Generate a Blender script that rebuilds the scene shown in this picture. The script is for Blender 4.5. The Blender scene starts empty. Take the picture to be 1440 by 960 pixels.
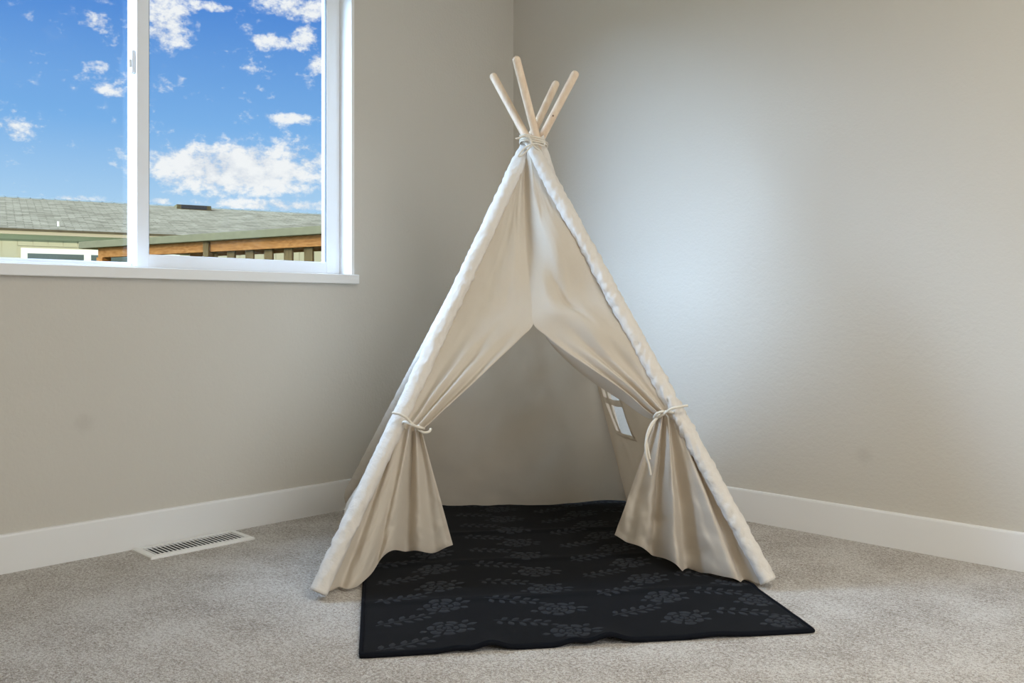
import bpy, bmesh, math, random
from mathutils import Vector, noise, Matrix
random.seed(7)
S = bpy.context.scene
COL = S.collection
F, H = 1266.0, 0.80                       # focal length in pixels, eye height in metres
R2 = (0.710, 0.704)

# ------------------------------------------------------------------ survey helpers
# The room corner is the origin: the left (window) wall is x = 0, the right wall is y = 0,
# the room lies in x > 0, y < 0.
def room(X, Y, Z):
    """metres right / ahead of / above the tripod foot -> room coordinates"""
    dx, dy = X - 0.007, Y - 4.31
    return Vector((0.710*dx - 0.704*dy, 0.704*dx + 0.710*dy, Z))
def at(px, py, Y):
    return room((px-720)/F*Y, Y, H-(py-436)/F*Y)
def on_floor(px, py, z=0.0):
    Y = F*(H-z)/(py-436)
    return room((px-720)/F*Y, Y, z)

# ------------------------------------------------------------------ camera
cam_d = bpy.data.cameras.new('camera')
cam = bpy.data.objects.new('camera', cam_d); COL.objects.link(cam)
cam.location = room(0, 0, H)
fw = room(0, 1, H) - room(0, 0, H)
cam.rotation_euler = (math.pi/2, 0, math.atan2(fw.y, fw.x) - math.pi/2)
cam_d.sensor_width = 36.0
cam_d.lens = 36.0*F/1440.0
cam_d.shift_y = -44.0/1440.0
cam_d.clip_start = 0.02; cam_d.clip_end = 400
S.camera = cam

S.view_settings.view_transform = 'Standard'
S.view_settings.look = 'None'
S.view_settings.gamma = 1.0
S.view_settings.use_curve_mapping = False
S.view_settings.exposure = 0.0
S.cycles.max_bounces = 10
S.cycles.diffuse_bounces = 6
S.cycles.transparent_max_bounces = 12

# ------------------------------------------------------------------ node helpers
class NT:
    def __init__(self, tree): self.t = tree; tree.nodes.clear()
    def n(self, kind, **kw):
        nd = self.t.nodes.new(kind)
        for k, v in kw.items(): setattr(nd, k, v)
        return nd
    def put(self, sock, v):
        if isinstance(v, bpy.types.NodeSocket): self.t.links.new(v, sock)
        else: sock.default_value = v
    def m(self, op, a, b=None, c=None, clamp=False):
        nd = self.n('ShaderNodeMath', operation=op, use_clamp=clamp)
        self.put(nd.inputs[0], a)
        if b is not None: self.put(nd.inputs[1], b)
        if c is not None: self.put(nd.inputs[2], c)
        return nd.outputs[0]
    def mix(self, fac, a, b, mode='MIX'):
        nd = self.n('ShaderNodeMix', data_type='RGBA', blend_type=mode)
        self.put(nd.inputs[0], fac)
        for s, v in ((nd.inputs[6], a), (nd.inputs[7], b)):
            if isinstance(v, tuple) and len(v) == 3: v = (*v, 1)
            self.put(s, v)
        return nd.outputs[2]
    def ramp(self, fac, stops, interp='LINEAR'):
        nd = self.n('ShaderNodeValToRGB'); self.put(nd.inputs[0], fac)
        cr = nd.color_ramp; cr.interpolation = interp
        while len(cr.elements) < len(stops): cr.elements.new(0.5)
        for e, (p, c) in zip(cr.elements, stops):
            e.position = p; e.color = (*c, 1) if len(c) == 3 else c
        return nd.outputs[0]
    def noise(self, vec, scale, detail=4, rough=0.55, lac=2.0, dim='3D'):
        nd = self.n('ShaderNodeTexNoise', noise_dimensions=dim)
        if vec is not None: self.put(nd.inputs['Vector'], vec)
        nd.inputs['Scale'].default_value = scale; nd.inputs['Detail'].default_value = detail
        nd.inputs['Roughness'].default_value = rough; nd.inputs['Lacunarity'].default_value = lac
        return nd.outputs[0]
    def bump(self, h, strength=0.3, dist=0.01):
        nd = self.n('ShaderNodeBump'); self.put(nd.inputs['Height'], h)
        nd.inputs['Strength'].default_value = strength; nd.inputs['Distance'].default_value = dist
        return nd.outputs[0]

# ------------------------------------------------------------------ sky
wd = bpy.data.worlds.new('sky'); S.world = wd; wd.use_nodes = True
k = NT(wd.node_tree)
tc = k.n('ShaderNodeTexCoord')
sep = k.n('ShaderNodeSeparateXYZ'); k.put(sep.inputs[0], tc.outputs['Generated'])
az = k.m('ARCTAN2', sep.outputs[1], sep.outputs[0])          # radians
el = k.m('ARCSINE', sep.outputs[2])
def azel(px, py):
    v = (at(px, py, 1.0) - room(0, 0, H)).normalized()
    return math.atan2(v.y, v.x), math.asin(v.z)
comb = k.n('ShaderNodeCombineXYZ')
azw = k.m('ADD', k.m('PINGPONG', k.m('SUBTRACT', az, azel(200, 200)[0]), math.pi), 0.0)
k.put(comb.inputs[0], k.m('SINE', az)); k.put(comb.inputs[1], k.m('COSINE', az)); k.put(comb.inputs[2], k.m('MULTIPLY', el, 1.5))
cvec = comb.outputs[0]
fb1 = k.noise(cvec, 34.0, 9, 0.62)
fb2 = k.noise(cvec, 105.0, 6, 0.62)
blobs = [  # cloud centres as seen from the room (px, py, half width, half height, strength)
    (232, 28, 42, 46, 1.0), (133, 30, 24, 16, .75), (20, 180, 40, 16, .8), (152, 128, 30, 12, .7), (212, 145, 14, 12, .7),
    (135, 92, 20, 12, .55), (425, 10, 60, 22, .9), (385, 58, 30, 14, .8), (428, 56, 26, 20, .8), (447, 90, 14, 18, .8),
    (410, 168, 48, 9, .8), (330, 238, 135, 38, 1.35), (260, 245, 60, 24, .8), (420, 225, 60, 34, .9), (228, 118, 16, 14, .5),
    (330, 196, 50, 10, .45), (225, 282, 20, 6, .8), (105, 281, 26, 7, 1.0), (380, 289, 110, 10, 1.0), (45, 72, 18, 9, .5),
    (40, 20, 16, 8, .5), (95, 200, 12, 6, .4), (305, 272, 70, 8, .6), (350, 95, 12, 14, .5), (290, 8, 40, 8, .7)]
acc = None
for (bx, by, bw, bh, st) in blobs:
    a0, e0 = azel(bx, by); a1, _ = azel(bx+bw, by); _, e1 = azel(bx, by-bh)
    da = k.m('DIVIDE', k.m('SUBTRACT', az, a0), abs(a1-a0)*1.25)
    de = k.m('DIVIDE', k.m('SUBTRACT', el, e0), abs(e1-e0)*1.25)
    r2 = k.m('ADD', k.m('MULTIPLY', da, da), k.m('MULTIPLY', de, de))
    b = k.m('MULTIPLY', k.m('SUBTRACT', 1.0, r2, clamp=True), st)
    acc = b if acc is None else k.m('MAXIMUM', acc, b)
fb = k.m('ADD', k.m('MULTIPLY', k.m('SUBTRACT', fb1, 0.5), 3.1), k.m('MULTIPLY', k.m('SUBTRACT', fb2, 0.5), 1.9))
dens_v = k.m('ADD', k.m('MULTIPLY', acc, 1.15), fb)
wide = k.m('SUBTRACT', k.m('MULTIPLY', k.noise(cvec, 5.0, 8, 0.62), 2.6), 1.25)
dens = k.m('MAXIMUM', dens_v, k.m('SUBTRACT', wide, 0.12))
cover = k.n('ShaderNodeMapRange', interpolation_type='SMOOTHSTEP'); k.put(cover.inputs[0], dens)
cover.inputs[1].default_value = 0.25; cover.inputs[2].default_value = 1.25; cover.inputs[3].default_value = 0; cover.inputs[4].default_value = 0.97
elr = k.n('ShaderNodeMapRange'); k.put(elr.inputs[0], el); elr.inputs[1].default_value = 0.0; elr.inputs[2].default_value = 0.8
blue = k.ramp(elr.outputs[0], [(0.0, (.60, .78, .93)), (0.13, (.42, .66, .91)), (0.24, (.20, .45, .84)), (0.38, (.088, .27, .71)), (1.0, (.04, .16, .52))])
cshade = k.ramp(k.m('ADD', k.m('MULTIPLY', fb1, 0.9), k.m('MULTIPLY', fb2, 0.25)), [(0.35, (.62, .68, .78)), (0.62, (.93, .95, .97))])
skyc = k.mix(cover.outputs[0], blue, cshade)
bg = k.n('ShaderNodeBackground'); k.put(bg.inputs[0], skyc); bg.inputs[1].default_value = 1.0
wo = k.n('ShaderNodeOutputWorld'); k.t.links.new(bg.outputs[0], wo.inputs[0])

# ------------------------------------------------------------------ daylight and room light
def sun(name, direction, energy, color, angle):
    l = bpy.data.lights.new(name, 'SUN'); l.energy = energy; l.color = color; l.angle = math.radians(angle)
    o = bpy.data.objects.new(name, l); COL.objects.link(o)
    o.rotation_euler = Vector(direction).to_track_quat('-Z', 'Y').to_euler(); o.location = (0, 0, 9)
def area(name, loc, direction, sx, sy, power, color):
    l = bpy.data.lights.new(name, 'AREA'); l.shape = 'RECTANGLE'; l.size = sx; l.size_y = sy; l.energy = power; l.color = color
    o = bpy.data.objects.new(name, l); COL.objects.link(o)
    o.location = loc; o.rotation_euler = Vector(direction).to_track_quat('-Z', 'Y').to_euler()
sun('sunlight', (-.88, .33, -.28), 3.2, (1.0, .93, .78), 0.6)                 # high sun behind the house we stand in
sun('bright_hazy_sky', (.42, .80, -.53), 23.0, (.49, .695, 1.0), 58)           # bright sky that shines in at the window
sun('open_sky_opposite_window', (.72, .34, -.62), 4.5, (.60, .77, 1.0), 75)             # the rest of the sky in front of the window
area('daylight_back_window', (4.17, -1.9, 1.45), (-1, 0, -.1), 1.7, 1.3, 35, (.88, .94, 1.0))
area('ceiling_panel_light', (3.3, -1.85, 2.40), (0, 0, -1), 1.0, 1.0, 28, (1.0, .90, .74))

# ------------------------------------------------------------------ material helpers
MATS = {}
def mat(name, col, rough=0.6, build=None, spec=0.4, metallic=0.0):
    m = bpy.data.materials.new(name); m.use_nodes = True
    k = NT(m.node_tree)
    p = k.n('ShaderNodeBsdfPrincipled'); o = k.n('ShaderNodeOutputMaterial')
    k.t.links.new(p.outputs[0], o.inputs[0])
    p.inputs['Base Color'].default_value = (*col, 1); p.inputs['Roughness'].default_value = rough
    p.inputs['Specular IOR Level'].default_value = spec; p.inputs['Metallic'].default_value = metallic
    if build: build(k, p, o)
    MATS[name] = m
    return m
def objvec(k): return k.n('ShaderNodeTexCoord').outputs['Object']
def posvec(k): return k.n('ShaderNodeNewGeometry').outputs['Position']

def wall_nodes(smudge):
    def f(k, p, o):
        v = posvec(k)
        h = k.m('ADD', k.noise(v, 95, 3, .5), k.m('MULTIPLY', k.noise(v, 38, 3, .6), 1.2))
        k.put(p.inputs['Normal'], k.bump(h, .22, .004))
        base = k.mix(k.noise(v, 2.2, 3, .5), (.575, .538, .472), (.595, .557, .492))
        if smudge is not None:                                   # a scuffed spot on the paint
            d = k.n('ShaderNodeVectorMath', operation='DISTANCE'); k.put(d.inputs[0], v); d.inputs[1].default_value = smudge
            w = k.m('ADD', d.outputs['Value'], k.m('MULTIPLY', k.noise(v, 40, 3), .03))
            msk = k.n('ShaderNodeMapRange', interpolation_type='SMOOTHSTEP'); k.put(msk.inputs[0], w)
            msk.inputs[1].default_value = .022; msk.inputs[2].default_value = .058; msk.inputs[3].default_value = .16; msk.inputs[4].default_value = 0
            base = k.mix(msk.outputs[0], base, (.30, .26, .21))
        k.put(p.inputs['Base Color'], base)
    return f
def wall_pt(px, py, side):
    t = (px-720)/F
    if side == 'L': s = (4.31*t-.007)/(-.704+.710*t); Y = 4.31-.710*s
    else: s = (4.31*t-.007)/(.710+.704*t); Y = 4.31-.704*s
    return at(px, py, Y)
m_wall_l = mat('greige_wall_paint_left', (.58, .52, .43), .75, wall_nodes(wall_pt(118, 595, 'L')), .25)
m_wall_r = mat('greige_wall_paint_right', (.58, .52, .43), .75, wall_nodes(wall_pt(1215, 640, 'R')), .25)
m_wall = mat('greige_wall_paint', (.58, .52, .43), .75, wall_nodes(None), .25)
m_ceil = mat('ceiling_white', (.82, .81, .78), .85)
def trim_n(k, p, o): k.put(p.inputs['Normal'], k.bump(k.noise(posvec(k), 30, 3), .05, .003))
m_trim = mat('white_trim_paint', (.80, .79, .77), .42, trim_n)
m_vinyl = mat('white_window_vinyl', (.84, .85, .87), .35, trim_n)
def glass_n(k, p, o):
    tr = k.n('ShaderNodeBsdfTransparent'); tr.inputs[0].default_value = (.985, .99, .985, 1)
    gl = k.n('ShaderNodeBsdfGlossy'); gl.inputs['Roughness'].default_value = .02
    lw = k.n('ShaderNodeLayerWeight'); lw.inputs[0].default_value = .5
    refl = k.m('ADD', k.m('MULTIPLY', k.m('POWER', lw.outputs['Facing'], 4.0), .45), .012)
    mx = k.n('ShaderNodeMixShader'); k.put(mx.inputs[0], refl)
    k.t.links.new(tr.outputs[0], mx.inputs[1]); k.t.links.new(gl.outputs[0], mx.inputs[2]); k.t.links.new(mx.outputs[0], o.inputs[0])
m_glass = mat('window_glass', (1, 1, 1), .02, glass_n)
m_gasket = mat('dark_gasket', (.10, .11, .12), .6)
def carpet_n(tuft):
    def f(k, p, o):
        v = posvec(k)
        a = k.noise(v, 125, 2, .7); b = k.noise(v, 45, 3, .6)
        rnd = k.n('ShaderNodeObjectInfo').outputs['Random'] if tuft else k.noise(v, 330, 1, .5)
        t = k.m('ADD', k.m('MULTIPLY', rnd, .55), k.m('ADD', k.m('MULTIPLY', a, .72), k.m('ADD', k.m('MULTIPLY', b, .25), k.m('MULTIPLY', k.noise(v, 5, 3, .6), .32))))
        c = k.ramp(t, [(.54, (.10, .082, .066)), (.74, (.31, .272, .235)), (.93, (.52, .48, .435)), (1.0, (.66, .63, .59))])
        k.put(p.inputs['Base Color'], c)
        if not tuft: k.put(p.inputs['Normal'], k.bump(a, .8, .01))
    return f
m_carpet = mat('speckled_carpet_backing', (.4, .35, .3), .95, carpet_n(False), .1)
m_tuft = mat('speckled_carpet_yarn', (.4, .35, .3), .9, carpet_n(True), .1)

def canvas_nodes(c1, c2, transl):
    def f(k, p, o):
        v = objvec(k)
        w1 = k.n('ShaderNodeTexWave', wave_type='BANDS', bands_direction='Z'); k.put(w1.inputs[0], v); w1.inputs['Scale'].default_value = 190; w1.inputs['Distortion'].default_value = 1.5
        w2 = k.n('ShaderNodeTexWave', wave_type='BANDS', bands_direction='DIAGONAL'); k.put(w2.inputs[0], v); w2.inputs['Scale'].default_value = 190; w2.inputs['Distortion'].default_value = 1.5
        hh = k.m('ADD', k.m('MULTIPLY', k.m('ADD', w1.outputs[1], w2.outputs[1]), .25), k.m('MULTIPLY', k.noise(v, 26, 4, .6), 1.1))
        if transl < .1: hh = k.m('ADD', hh, k.m('MULTIPLY', k.m('ABSOLUTE', k.m('SUBTRACT', k.noise(v, 42, 2, .5), .5)), 9.0))
        bn = k.bump(hh, .22, .006)
        c = k.mix(k.noise(v, 9, 4, .6), c1, c2)
        fl = k.noise(v, 420, 2, .5)
        c = k.mix(k.m('MULTIPLY', k.m('GREATER_THAN', fl, .70), .25), c, (.42, .33, .24))
        k.put(p.inputs['Base Color'], c); k.put(p.inputs['Normal'], bn)
        p.inputs['Sheen Weight'].default_value = .12
        tr = k.n('ShaderNodeBsdfTranslucent'); k.put(tr.inputs[0], k.mix(.5, c, (.85, .70, .50), 'MULTIPLY')); k.put(tr.inputs['Normal'], bn)
        mx = k.n('ShaderNodeMixShader'); mx.inputs[0].default_value = transl
        k.t.links.new(p.outputs[0], mx.inputs[1]); k.t.links.new(tr.outputs[0], mx.inputs[2]); k.t.links.new(mx.outputs[0], o.inputs[0])
    return f
m_canvas = mat('cream_cotton_canvas', (.78, .70, .59), .85, canvas_nodes((.735, .66, .555), (.79, .715, .61), .30), .15)
m_sleeve = mat('cream_cotton_sleeve', (.78, .72, .64), .85, canvas_nodes((.72, .67, .605), (.78, .73, .665), .06), .2)
m_cord = mat('natural_cotton_cord', (.74, .68, .58), .8, lambda k, p, o: k.put(p.inputs['Normal'], k.bump(k.noise(objvec(k), 500, 2), .5, .002)), .15)
def wood_n(c1, c2, sc):
    def f(k, p, o):
        tcn = k.n('ShaderNodeTexCoord'); mp = k.n('ShaderNodeMapping'); k.put(mp.inputs[0], tcn.outputs['Object']); mp.inputs['Scale'].default_value = sc
        n1 = k.noise(mp.outputs[0], 6, 5, .6)
        k.put(p.inputs['Base Color'], k.mix(k.ramp(n1, [(.35, (0, 0, 0)), (.65, (1, 1, 1))]), c1, c2))
        k.put(p.inputs['Normal'], k.bump(n1, .08, .004))
    return f
m_pole = mat('pale_pine_dowel', (.72, .52, .33), .45, wood_n((.70, .53, .38), (.80, .66, .50), (10, 10, 1.2)))
m_knot = mat('dark_wood_knot', (.16, .08, .04), .6)
def rug_n(c, cs):
    def f(k, p, o):
        v = objvec(k)
        w1 = k.n('ShaderNodeTexWave', wave_type='BANDS', bands_direction='X'); k.put(w1.inputs[0], v); w1.inputs['Scale'].default_value = 95; w1.inputs['Distortion'].default_value = .6
        w2 = k.n('ShaderNodeTexWave', wave_type='BANDS', bands_direction='Y'); k.put(w2.inputs[0], v); w2.inputs['Scale'].default_value = 95; w2.inputs['Distortion'].default_value = .6
        h = k.m('MULTIPLY', w1.outputs[1], w2.outputs[1])
        k.put(p.inputs['Base Color'], k.mix(k.m('ADD', k.m('MULTIPLY', h, .5), k.m('MULTIPLY', k.noise(v, 60, 3), .5)), c, cs))
        k.put(p.inputs['Normal'], k.bump(h, .5, .002))
        p.inputs['Sheen Weight'].default_value = .02; p.inputs['Sheen Roughness'].default_value = .5
    return f
m_rug = mat('black_woven_rug', (.010, .011, .013), .7, rug_n((.003, .0035, .0045), (.009, .0105, .014)), .05)
m_motif = mat('charcoal_woven_motif', (.03, .032, .035), .7, rug_n((.016, .018, .022), (.046, .050, .058)), .08)
m_bind = mat('black_rug_binding', (.005, .006, .009), .8, None, .08)
m_duct = mat('dark_duct', (.02, .022, .025), .8)
m_register = mat('white_enamel_steel', (.82, .81, .78), .38)
# outside
def roof_n(k, p, o):
    v = objvec(k)
    br = k.n('ShaderNodeTexBrick'); mp = k.n('ShaderNodeMapping'); k.put(mp.inputs[0], v); mp.inputs['Scale'].default_value = (1, 1, 1)
    k.put(br.inputs[0], mp.outputs[0]); br.inputs['Scale'].default_value = 1.0; br.inputs['Brick Width'].default_value = .33; br.inputs['Row Height'].default_value = .15
    br.inputs['Mortar Size'].default_value = .012; br.inputs['Color1'].default_value = (0.122, 0.09828, 0.0596, 1); br.inputs['Color2'].default_value = (0.2615, 0.2129, 0.1354, 1); br.inputs['Mortar'].default_value = (0.08715, 0.07043, 0.04334, 1)
    k.put(p.inputs['Base Color'], k.mix(.35, br.outputs[0], k.ramp(k.noise(v, 3.2, 5, .7), [(.3, (0.09587, 0.07699, 0.04696)), (.7, (0.2789, 0.2277, 0.1445))])))
    k.put(p.inputs['Normal'], k.bump(br.outputs[1], .3, .02))
m_roof = mat('grey_green_shingles', (.27, .29, .25), .95, roof_n, 0.0)
m_siding = mat('khaki_siding_paint', (.47, .455, .33), .8, lambda k, p, o: k.put(p.inputs['Normal'], k.bump(k.noise(objvec(k), 25, 4), .15, .01)))
m_htrim = mat('pale_house_trim', (.62, .61, .48), .7)
m_fascia = mat('tan_fascia', (.46, .39, .26), .7)
m_hwin = mat('house_window_white', (.80, .83, .76), .5)
m_hglass = mat('house_window_glass', (.10, .13, .12), .08, None, .8)
m_cedar = mat('brown_cedar', (.36, .19, .075), .9, wood_n((0.1403, 0.05236, 0.01309), (0.2338, 0.09911, 0.02805), (1.5, 1.5, 6)), 0.0)
m_slatw = mat('weathered_slat', (.16, .13, .09), .9, wood_n((0.05236, 0.03366, 0.01309), (0.0935, 0.05797, 0.02244), (6, 6, 1)), 0.0)
m_slab = mat('grey_roofing_edge', (.22, .22, .17), .9, lambda k, p, o: k.put(p.inputs['Base Color'], k.mix(k.noise(objvec(k), 9, 4), (0.0765, 0.06375, 0.034), (0.1275, 0.1062, 0.05525))), 0.0)
m_lawn = mat('dry_lawn', (.18, .19, .09), .95, lambda k, p, o: k.put(p.inputs['Base Color'], k.mix(k.noise(objvec(k), 3, 5), (.12, .15, .06), (.28, .26, .14))))

# ------------------------------------------------------------------ mesh helpers
def link(o, parent=None):
    COL.objects.link(o)
    if parent is not None:
        o.parent = parent
        if parent.location.length or any(parent.rotation_euler):
            o.matrix_parent_inverse = (Matrix.Translation(parent.location) @ parent.rotation_euler.to_matrix().to_4x4()).inverted()
    return o
def mesh_obj(name, verts, faces, m, parent=None, smooth=False, label=None):
    me = bpy.data.meshes.new(name); me.from_pydata([tuple(v) for v in verts], [], faces); me.update()
    bm = bmesh.new(); bm.from_mesh(me); bmesh.ops.recalc_face_normals(bm, faces=bm.faces); bm.to_mesh(me); bm.free()
    if m: me.materials.append(m)
    if smooth: me.polygons.foreach_set('use_smooth', [True]*len(me.polygons))
    o = bpy.data.objects.new(name, me); link(o, parent)
    if label: o['label'] = label
    return o
def bm_obj(name, bm, m, parent=None, smooth=False, label=None):
    me = bpy.data.meshes.new(name); bmesh.ops.recalc_face_normals(bm, faces=bm.faces); bm.to_mesh(me); bm.free()
    if m: me.materials.append(m)
    if smooth: me.polygons.foreach_set('use_smooth', [True]*len(me.polygons))
    o = bpy.data.objects.new(name, me); link(o, parent)
    if label: o['label'] = label
    return o
def box_bm(lo, hi, bevel=0.0, seg=2, bm=None):
    bm2 = bmesh.new()
    bmesh.ops.create_cube(bm2, size=1)
    for v in bm2.verts:
        v.co = Vector([(lo[i]+hi[i])/2 + v.co[i]*(hi[i]-lo[i]) for i in range(3)])
    if bevel: bmesh.ops.bevel(bm2, geom=list(bm2.edges), offset=bevel, segments=seg, profile=.5, affect='EDGES')
    if bm is None: return bm2
    me = bpy.data.meshes.new('t'); bm2.to_mesh(me); bm2.free(); bm.from_mesh(me); bpy.data.meshes.remove(me)
    return bm
def box(name, lo, hi, m, parent=None, bevel=0.0, label=None):
    return bm_obj(name, box_bm(lo, hi, bevel), m, parent, False, label)
def obox(name, o, ex, ey, a, b, m, parent=None, bevel=0.0, label=None):
    """box in the frame of origin o, horizontal axes ex, ey and z; a, b = low / high corner in that frame"""
    bm = box_bm(a, b, bevel)
    for v in bm.verts: v.co = o + ex*v.co.x + ey*v.co.y + Vector((0, 0, v.co.z))
    return bm_obj(name, bm, m, parent, False, label)
def empty(name, loc):
    e = bpy.data.objects.new(name, None); e.location = loc; e.empty_display_size = .1; COL.objects.link(e); return e
def tag(o, label=None, cat=None, group=None, kind=None):
    for key, v in (('label', label), ('category', cat), ('group', group), ('kind', kind)):
        if v: o[key] = v
    return o
def catmull(pts, n):
    pts = [Vector(p) for p in pts]; out = []
    P = [pts[0]*2-pts[1]] + pts + [pts[-1]*2-pts[-2]]
    for i in range(1, len(P)-2):
        for j in range(n):
            t = j/n; a, b, c, d = P[i-1], P[i], P[i+1], P[i+2]
            out.append(.5*((2*b) + (c-a)*t + (2*a-5*b+4*c-d)*t*t + (3*b-a-3*c+d)*t**3))
    out.append(pts[-1]); return out
def tube_geo(path, rad, seg=10, closed=False, cap=True):
    """verts, faces of a tube along path; rad = number or function of (i / n)"""
    n = len(path); V, Fc = [], []
    up = Vector((0.13, 0.21, 1)).normalized()
    for i in range(n):
        a = path[(i-1) % n] if (closed or i > 0) else path[0]
        b = path[(i+1) % n] if (closed or i < n-1) else path[-1]
        t = (b-a).normalized()
        s = t.cross(up)
        if s.length < 1e-3: s = t.cross(Vector((1, 0, 0)))
        s.normalize(); q = s.cross(t).normalized(); up = q
        r = rad(i/(n-1)) if callable(rad) else rad
        for j in range(seg):
            an = 2*math.pi*j/seg
            V.append(path[i] + s*math.cos(an)*r + q*math.sin(an)*r)
    m_ = n if closed else n-1
    for i in range(m_):
        for j in range(seg):
            i2 = (i+1) % n; j2 = (j+1) % seg
            Fc.append((i*seg+j, i*seg+j2, i2*seg+j2, i2*seg+j))
    if cap and not closed:
        Fc.append(tuple(range(seg))); Fc.append(tuple((n-1)*seg+j for j in range(seg)))
    return V, Fc
def tubes(name, paths, rad, m, parent, seg=8, label=None):
    V, Fc = [], []
    for p in paths:
        v, f = tube_geo(p, rad, seg); o = len(V); V += v; Fc += [tuple(i+o for i in q) for q in f]
    return mesh_obj(name, V, Fc, m, parent, True, label)
def grid_obj(name, rows, m, parent=None, label=None, skip=None):
    nr, nc = len(rows), len(rows[0]); V = [p for r in rows for p in r]
    Fc = [(i*nc+j, i*nc+j+1, (i+1)*nc+j+1, (i+1)*nc+j) for i in range(nr-1) for j in range(nc-1) if not (skip and skip(i, j))]
    return mesh_obj(name, V, Fc, m, parent, True, label)
def lerp(a, b, t): return a + (b-a)*t
def sstep(a, b, x):
    t = max(0, min(1, (x-a)/(b-a))); return t*t*(3-2*t)
def fbm(p, oct=3):
    return noise.fractal(Vector(p), 1.0, 2.0, oct)

# ------------------------------------------------------------------ the room shell
RX, RY, CZ = 4.3, -4.1, 2.46
WT = 0.17                                                     # wall thickness
Wy0, Wy1, Wz0, Wz1 = -2.72, -0.931, 0.943, 2.16               # window opening in the left wall
def st(o): o['kind'] = 'structure'; return o
fl = st(box('floor', (-WT, RY-WT, -.12), (RX+WT, WT, 0), m_carpet))
st(box('ceiling', (-WT, RY-WT, CZ), (RX+WT, WT, CZ+.12), m_ceil))
bm = box_bm((-WT, RY, 0), (0, WT, Wz0-.03))
box_bm((-WT, RY, Wz1), (0, WT, CZ), bm=bm); box_bm((-WT, RY, Wz0-.03), (0, Wy0, Wz1), bm=bm); box_bm((-WT, Wy1, Wz0-.03), (0, WT, Wz1), bm=bm)
st(bm_obj('wall_left', bm, m_wall_l))
st(box('wall_right', (0, 0, 0), (RX, WT, CZ), m_wall_r))
st(box('wall_back', (RX, RY-WT, 0), (RX+WT, WT, CZ), m_wall))
st(box('wall_front', (-WT, RY-WT, 0), (RX, RY, CZ), m_wall))
def baseboard(name, prof_axis, length):
    # profile (out from the wall, height): square edge with a small eased top
    prof = [(0, 0), (.014, 0), (.014, .112), (.0125, .117), (.009, .119), (0, .119)]
    V, Fc = [], []
    for s in (0.0, length):
        for (o, z) in prof:
            V.append((o, -s, z) if prof_axis == 'x' else (s, -o, z))
    n = len(prof)
    Fc = [(i, (i+1) % n, n+(i+1) % n, n+i) for i in range(n)] + [tuple(range(n)), tuple(range(n, 2*n))]
    return st(mesh_obj(name, V, Fc, m_trim))
baseboard('baseboard_left', 'x', -RY)
baseboard('baseboard_right', 'y', RX)

# window: return boards, stool (sill), fixed outer pane on the left, sliding sash on the right
win = st(empty('window_1', (-.09, (Wy0+Wy1)/2, Wz0)))
box('window_return', (-WT, Wy1-.004, Wz0), (.002, Wy1+.01, Wz1), m_trim, win)
box('window_return', (-WT, Wy0-.01, Wz0), (.002, Wy0+.004, Wz1), m_trim, win)
box('window_return', (-WT, Wy0, Wz1-.004), (.002, Wy1, Wz1+.01), m_trim, win)
box('window_sill', (-.085, Wy0-.02, Wz0-.037), (.030, Wy1+.016, Wz0), m_trim, win, .003)
y_st = -1.770                                                 # left edge of the sash's meeting stile
bm = box_bm((-.165, Wy0, Wz0-.03), (-.083, Wy1, Wz0+.012), .002)     # main frame
box_bm((-.165, Wy0, Wz1-.03), (-.083, Wy1, Wz1), .002, bm=bm)
box_bm((-.165, Wy1-.026, Wz0), (-.083, Wy1, Wz1), .002, bm=bm); box_bm((-.165, Wy0, Wz0), (-.083, Wy0+.03, Wz1), .002, bm=bm)
bm_obj('window_frame', bm, m_vinyl, win)
sash = bm_obj('window_sash', box_bm((-.118, y_st, Wz0+.006), (-.080, y_st+.044, Wz1-.02), .003), m_vinyl, win)
bm = bmesh.new(); me = sash.data; bm.from_mesh(me)
box_bm((-.118, Wy1-.068, Wz0+.006), (-.080, Wy1-.004, Wz1-.02), .003, bm=bm)
box_bm((-.118, y_st+.04, Wz0+.004), (-.081, Wy1-.06, Wz0+.052), .003, bm=bm)
box_bm((-.118, y_st+.04, Wz1-.062), (-.081, Wy1-.06, Wz1-.02), .003, bm=bm)
bm.to_mesh(me); bm.free()
box('window_pane', (-.090, y_st+.04, Wz0+.05), (-.087, Wy1-.064, Wz1-.06), m_glass, win)
bm = box_bm((-.094, y_st+.0435, Wz0+.0515), (-.0825, y_st+.0455, Wz1-.061))
box_bm((-.094, Wy1-.0695, Wz0+.0515), (-.0825, Wy1-.0675, Wz1-.061), bm=bm)
bm_obj('glazing_gasket', bm, m_gasket, win)
bm = box_bm((-.160, y_st+.001, Wz0+.01), (-.1185, y_st+.03, Wz1-.02), .002)
box_bm((-.160, Wy0+.028, Wz0+.01), (-.122, Wy0+.055, Wz1-.02), .003, bm=bm)
box_bm((-.160, Wy0+.03, Wz0+.004), (-.122, y_st, Wz0+.024), .003, bm=bm); box_bm((-.160, Wy0+.03, Wz1-.04), (-.122, y_st, Wz1-.02), .003, bm=bm)
bm_obj('window_sash', bm, m_vinyl, win)
box('window_pane', (-.143, Wy0+.05, Wz0+.022), (-.139, y_st-.008, Wz1-.035), m_glass, win)
bm = box_bm((-.112, y_st-.012, 1.620), (-.090, y_st+.002, 1.700), .003)
box_bm((-.108, y_st-.020, 1.640), (-.094, y_st-.010, 1.668), .003, bm=bm)
bm_obj('sash_latch', bm, m_vinyl, win)

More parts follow.
